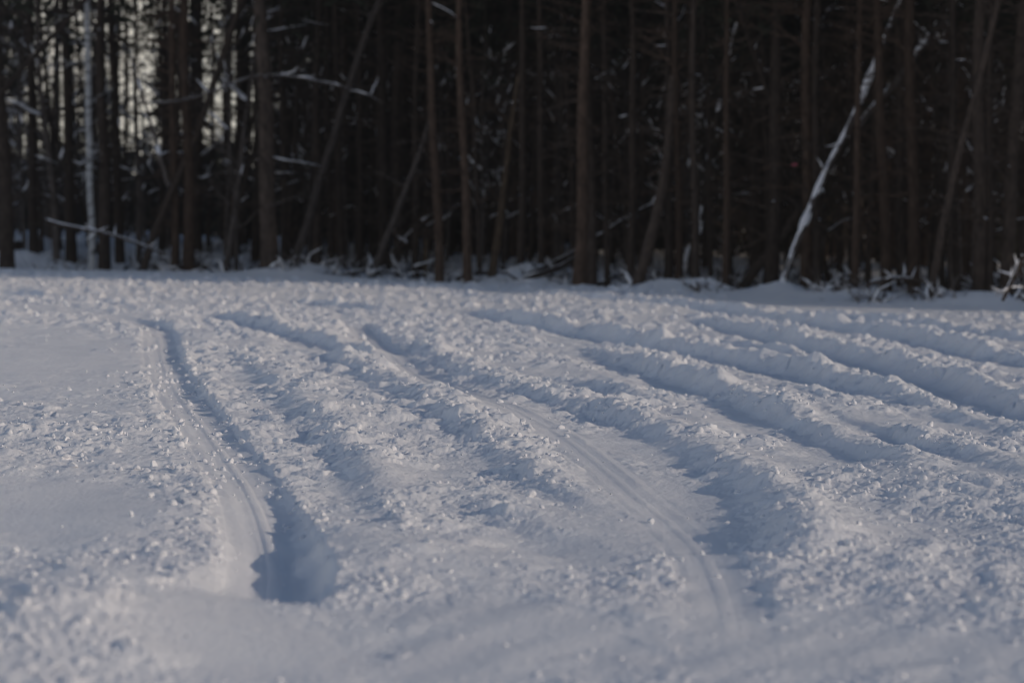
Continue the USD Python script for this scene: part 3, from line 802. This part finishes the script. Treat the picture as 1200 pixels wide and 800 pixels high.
leaner('leaning_tree', 'grey brown trunk leaning right with its foot behind the low drift', 'tree', [(436, 308), (462, 255), (488, 190), (506, 130)], 5.5 * PX, 2.5 * PX, BARK_GREY, nbr=10, seed=6, back=1.5)
leaner('leaning_tree', 'peeled tan trunk leaning right of centre left', 'tree', [(577, 314), (586, 250), (597, 165), (606, 90)], 6 * PX, 2.4 * PX, BARK_BARE, nbr=6, seed=7, back=.5)
leaner('leaning_tree', 'black crooked trunk leaning right under the fallen pole at centre right', 'tree', [(747, 336), (759, 295), (771, 240), (784, 150), (790, 90)], 8 * PX, 4 * PX, BARK, nbr=10, seed=8, back=.8)
leaner('leaning_tree', 'bowed slim brown trunk leaning right among the straight pines on the right', 'tree', [(1090, 338), (1103, 270), (1122, 190), (1143, 110), (1170, 0)], 4.4 * PX, 2.6 * PX, BARK, nbr=12, seed=9, extend=2, back=.9)
leaner('leaning_tree', 'thin dark snow-dotted stem arching right, high at upper right of centre', 'tree', [(812, 318), (828, 200), (842, 120), (872, 0)], 2.6 * PX, 2 * PX, BARK, nbr=6, seed=10, snow=.55, depth=None)
leaner('leaning_tree', 'dark bough leaning right across the upper left corner', 'tree', [(-45, 190), (0, 112), (45, 62), (90, 12)], 3.6 * PX, 3 * PX, BARK, nbr=5, seed=11, depth=57, extend=2)
leaner('snowy_bough', 'long arched bough topped with snow reaching right past the broadest pine', 'branch', [(158, 120), (215, 117), (262, 103), (295, 90), (330, 87), (375, 96), (420, 107), (448, 121)], 1.5 * PX, 1.0 * PX, BARK_GREY, nbr=14, seed=12, snow=1.0, depth=float(edge_y(np.array([G(317, 321)[0]]))[0]) + .1, snow_thick=.55, lmax=.6)
leaner('fallen_log', 'thin fallen trunk sloping down right from the birch, snow along its top', 'log', [(52, 258), (90, 268), (130, 276), (165, 288), (196, 300)], 2.6 * PX, 1.6 * PX, BARK, nbr=10, seed=13, snow=1.0, depth=54, snow_thick=.75, lmax=.5)
leaner('fallen_pole', 'straight fallen pole with snow on top propped beside the double trunk', 'log', [(622, 331), (665, 302), (710, 272), (778, 234)], 4 * PX, 2.4 * PX, BARK, nbr=8, seed=14, snow=1.0, snow_thick=.65, lmax=.5)
leaner('fallen_pole', 'second lower fallen pole resting under the first one', 'log', [(615, 333), (645, 318), (682, 297)], 4 * PX, 3 * PX, BARK, nbr=4, seed=15, snow=1.0, snow_thick=.6, lmax=.4)
leaner('tilted_log', 'brown bare log tilted right against the thick black pine', 'log', [(868, 336), (890, 308), (915, 280), (938, 248)], 6.5 * PX, 5 * PX, BARK, nbr=4, seed=16, lmax=.5)
leaner('broken_stem', 'pale broken snow-coated stem sticking up from the peaked drift', 'stump', [(797, 334), (801, 312), (808, 285)], 3.6 * PX, 1.2 * PX, BARK_BARE, nbr=2, seed=17, snow=.9, snow_thick=1.3, lmax=.3)
leaner('broken_stem', 'pale peeled broken stem low between the dark pines left of centre', 'stump', [(499, 312), (499, 295), (500, 282)], 3.4 * PX, 2.6 * PX, BARK_BARE, nbr=1, seed=18, lmax=.2)
leaner('fallen_pole', 'short snowy pole tilted right between the drift and the centre pines', 'log', [(455, 300), (475, 279), (500, 258)], 2.4 * PX, 1.6 * PX, BARK, nbr=3, seed=19, snow=.9, depth=57, snow_thick=.7, lmax=.4)
leaner('stick', 'dark bare stick poking out of the snow at the lower right edge of the forest', 'stick', [(1146, 356), (1133, 347), (1122, 340)], 1.8 * PX, 1.2 * PX, BARK, nbr=1, seed=20, lmax=.25, sides=6)
leaner('leaning_tree', 'slender snowy stem leaning left beside the dark leaning trunk on the left', 'tree', [(197, 218), (186, 175), (172, 130), (160, 90)], 2.6 * PX, 1.8 * PX, BARK_GREY, nbr=5, seed=21, snow=.7, depth=56, lmax=.5)

for q, (ln, lb) in enumerate([
    ([(398, 322), (430, 317), (466, 321)], 'dark snow-topped log lying level at the right end of the low drift'),
    ([(535, 326), (575, 321), (612, 329)], 'low snow-topped log lying between the slim centre pines and the brush'),
    ([(700, 334), (730, 322), (752, 317)], 'short snow-topped log just right of the thick double trunk'),
    ([(962, 341), (985, 327), (1012, 318)], 'snow-topped log slanting up right behind the slimmest forward pine'),
    ([(1015, 334), (1050, 327), (1092, 330)], 'level snow-topped log across the feet of the straight right pines'),
    ([(1198, 300), (1190, 322), (1176, 352)], 'snow-dusted dead limb bending down at the right edge of the picture')]):
    x_, y_ = G(*ln[0])
    leaner('fallen_log', lb, 'log', ln, 2.6 * PX, 1.6 * PX, BARK, nbr=9, seed=40 + q, snow=.9, depth=float(edge_y(np.array([x_]))[0]) + 1.6, snow_thick=.8, lmax=.5)
# a stump, brush heaps, a root plate and the pink marker
def brush(label, u, v, wid, hgt, n, seed, snowy=.6, name='brush_heap', bark=BARK):
    r = np.random.default_rng(1200 + seed)
    x, y = G(u, v); z = gz_at(x, y)
    root = thing(name, label, 'brush', (x, y, z))
    mb, sn = MB(), MB()
    for _ in range(n):
        a = r.uniform(0, 6.28); p0 = np.array([r.normal(0, wid * .3), r.normal(0, wid * .25), -.08])
        e = np.array([math.cos(a), math.sin(a) * .6, abs(r.normal(.45, .35))]); L = r.uniform(.4, 1) * hgt * 1.5
        P = bend(p0, p0 + e / np.linalg.norm(e) * L, 6, .08, r)
        R = np.linspace(r.uniform(.010, .03), .004, 6); mb.tube(P, R, 4)
        for _ in range(2):
            q = P[r.integers(2, 5)]; mb.tube(bend(q, q + (e + r.normal(0, .5, 3)) * L * .3, 4, .05, r), np.linspace(.008, .003, 4), 3)
        if r.random() < snowy: snow_on(sn, P, R * 1.3 + .006, r, .9, 1.0)
    obj('twigs', mb.mesh(), bark, root.GetPath(), smooth=False, kind='stuff')
    if sn.n: obj('snow_cover', sn.mesh(), SNOW, root.GetPath(), kind='stuff')
for q, (u, v, w, h, n, lb) in enumerate([
    (620, 330, 1.1, .55, 46, 'tangled snowy brush under the fallen poles left of the double trunk'),
    (660, 330, .9, .5, 36, 'snowy brush heap touching the left side of the double trunk'),
    (975, 335, .7, .40, 34, 'snow-capped brush heap between the brown pine and the slimmest forward pine'),
    (1000, 327, .7, .38, 26, 'flat snowy brush behind the slimmest forward pine'),
    (885, 338, .6, .4, 26, 'dark twig tangle at the foot of the tilted brown log'),
    (1186, 352, .5, 1.0, 70, 'dead twig clump rising at the right edge of the picture'),
    (460, 316, .9, .35, 30, 'low dark brush at the right end of the low drift'),
    (560, 322, .8, .4, 30, 'snowy brush between the slim centre pines and the peeled trunk'),
    (160, 296, 1.0, .45, 34, 'grey frosted brush behind the fallen trunk on the left'),
    (245, 308, .8, .5, 34, 'frosted brush between the brown pair and the thin tilting trunk'),
    (290, 310, .7, .5, 28, 'frosted brush left of the broadest pine'),
    (350, 305, .8, .45, 28, 'frosted brush behind the foot of the long grey leaning trunk'),
    (720, 325, .8, .5, 30, 'snowy brush right of the thick double trunk'),
    (840, 322, .9, .8, 44, 'tall frosted shrub left of the thick black pine'),
    (868, 318, .9, .9, 44, 'tallest frosted shrub, right behind the slim brown pine'),
    (1095, 330, .7, .4, 26, 'thin twigs at the foot of the bowed leaning trunk'),
    (60, 292, .9, .35, 28, 'frosted brush left of the birch')]):
    brush(lb, u, v, w, h, n, q, bark=BARK)
tufts = []
rb = np.random.default_rng(4242)
for q in range(70):
    u = rb.uniform(-10, 1210); g = G(u, 330); ey = float(edge_y(np.array([g[0]]))[0]); y = ey + .8 + 9 * rb.random() ** 1.4; x = (u - 600) / FPX * y
    lb, grp = 'small frosted tuft of twigs at the foot of the forest trunks', 'frosted twig tufts along the forest edge'
    sc_ = rb.uniform(.7, 1.7)
    if q < 5:
        brush(lb, 600, 330, .8, .42, 30, 60 + q, name='twig_tuft', bark=BARK if q % 2 else BARK_GREY, snowy=.5)
        o = stage.GetPrimAtPath('/World/twig_tuft' + ('' if q == 0 else '_%03d' % q)); tufts.append(o); tag(o, group=grp)
        place(o, (x, y, gz_at(x, y)), (0, 0, 0), (sc_, sc_, sc_))
    else:
        dup(tufts[q % 5], lb, 'brush', (x, y, gz_at(x, y)), grp, (0, 0, rb.uniform(0, 360)), (sc_, sc_, sc_))
x, y = G(22, 303); z = gz_at(x, y)
st = thing('tree_stump', 'round brown stump beside the thick pine at the left edge', 'stump', (x, y, z))
tb = MB(); tb.tube([[0, 0, -.2], [0, 0, .1], [.01, 0, .25], [.02, 0, .34], [.02, 0, .36]], [.19, .17, .16, .14, .02], 12, rough=.12, seed=3)
obj('trunk', tb.mesh(), BARK, st.GetPath())
P = at_depth(931, 193, 50.5)
tp = trimesh.creation.box((.12, .012, .035)); tp = tp.subdivide().subdivide(); tp.vertices[:, 2] += .015 * np.sin(tp.vertices[:, 0] * 30); tp.vertices[:, 1] += .012 * np.cos(tp.vertices[:, 0] * 22)
o = obj('marker_ribbon', tp, TAPE); tag(o, 'small pink red marker ribbon tied beside the brown pine on the right', 'ribbon'); place(o, P, (0, 12, 0))

# the winter air
usdkit.material(stage, '/World/Looks/winter_air', {'v': ('principled_volume', {'color': (0.93, 0.94, 0.97), 'density': 0.0003, 'anisotropy': 0.2})}, [], volume='v.volume')
hz = trimesh.creation.box((420, 330, 28)); hz.apply_translation((0, 100, 9))
usdkit.mesh(stage, '/World/haze', hz, '/World/Looks/winter_air'); tag(stage.GetPrimAtPath('/World/haze'), kind='stuff')
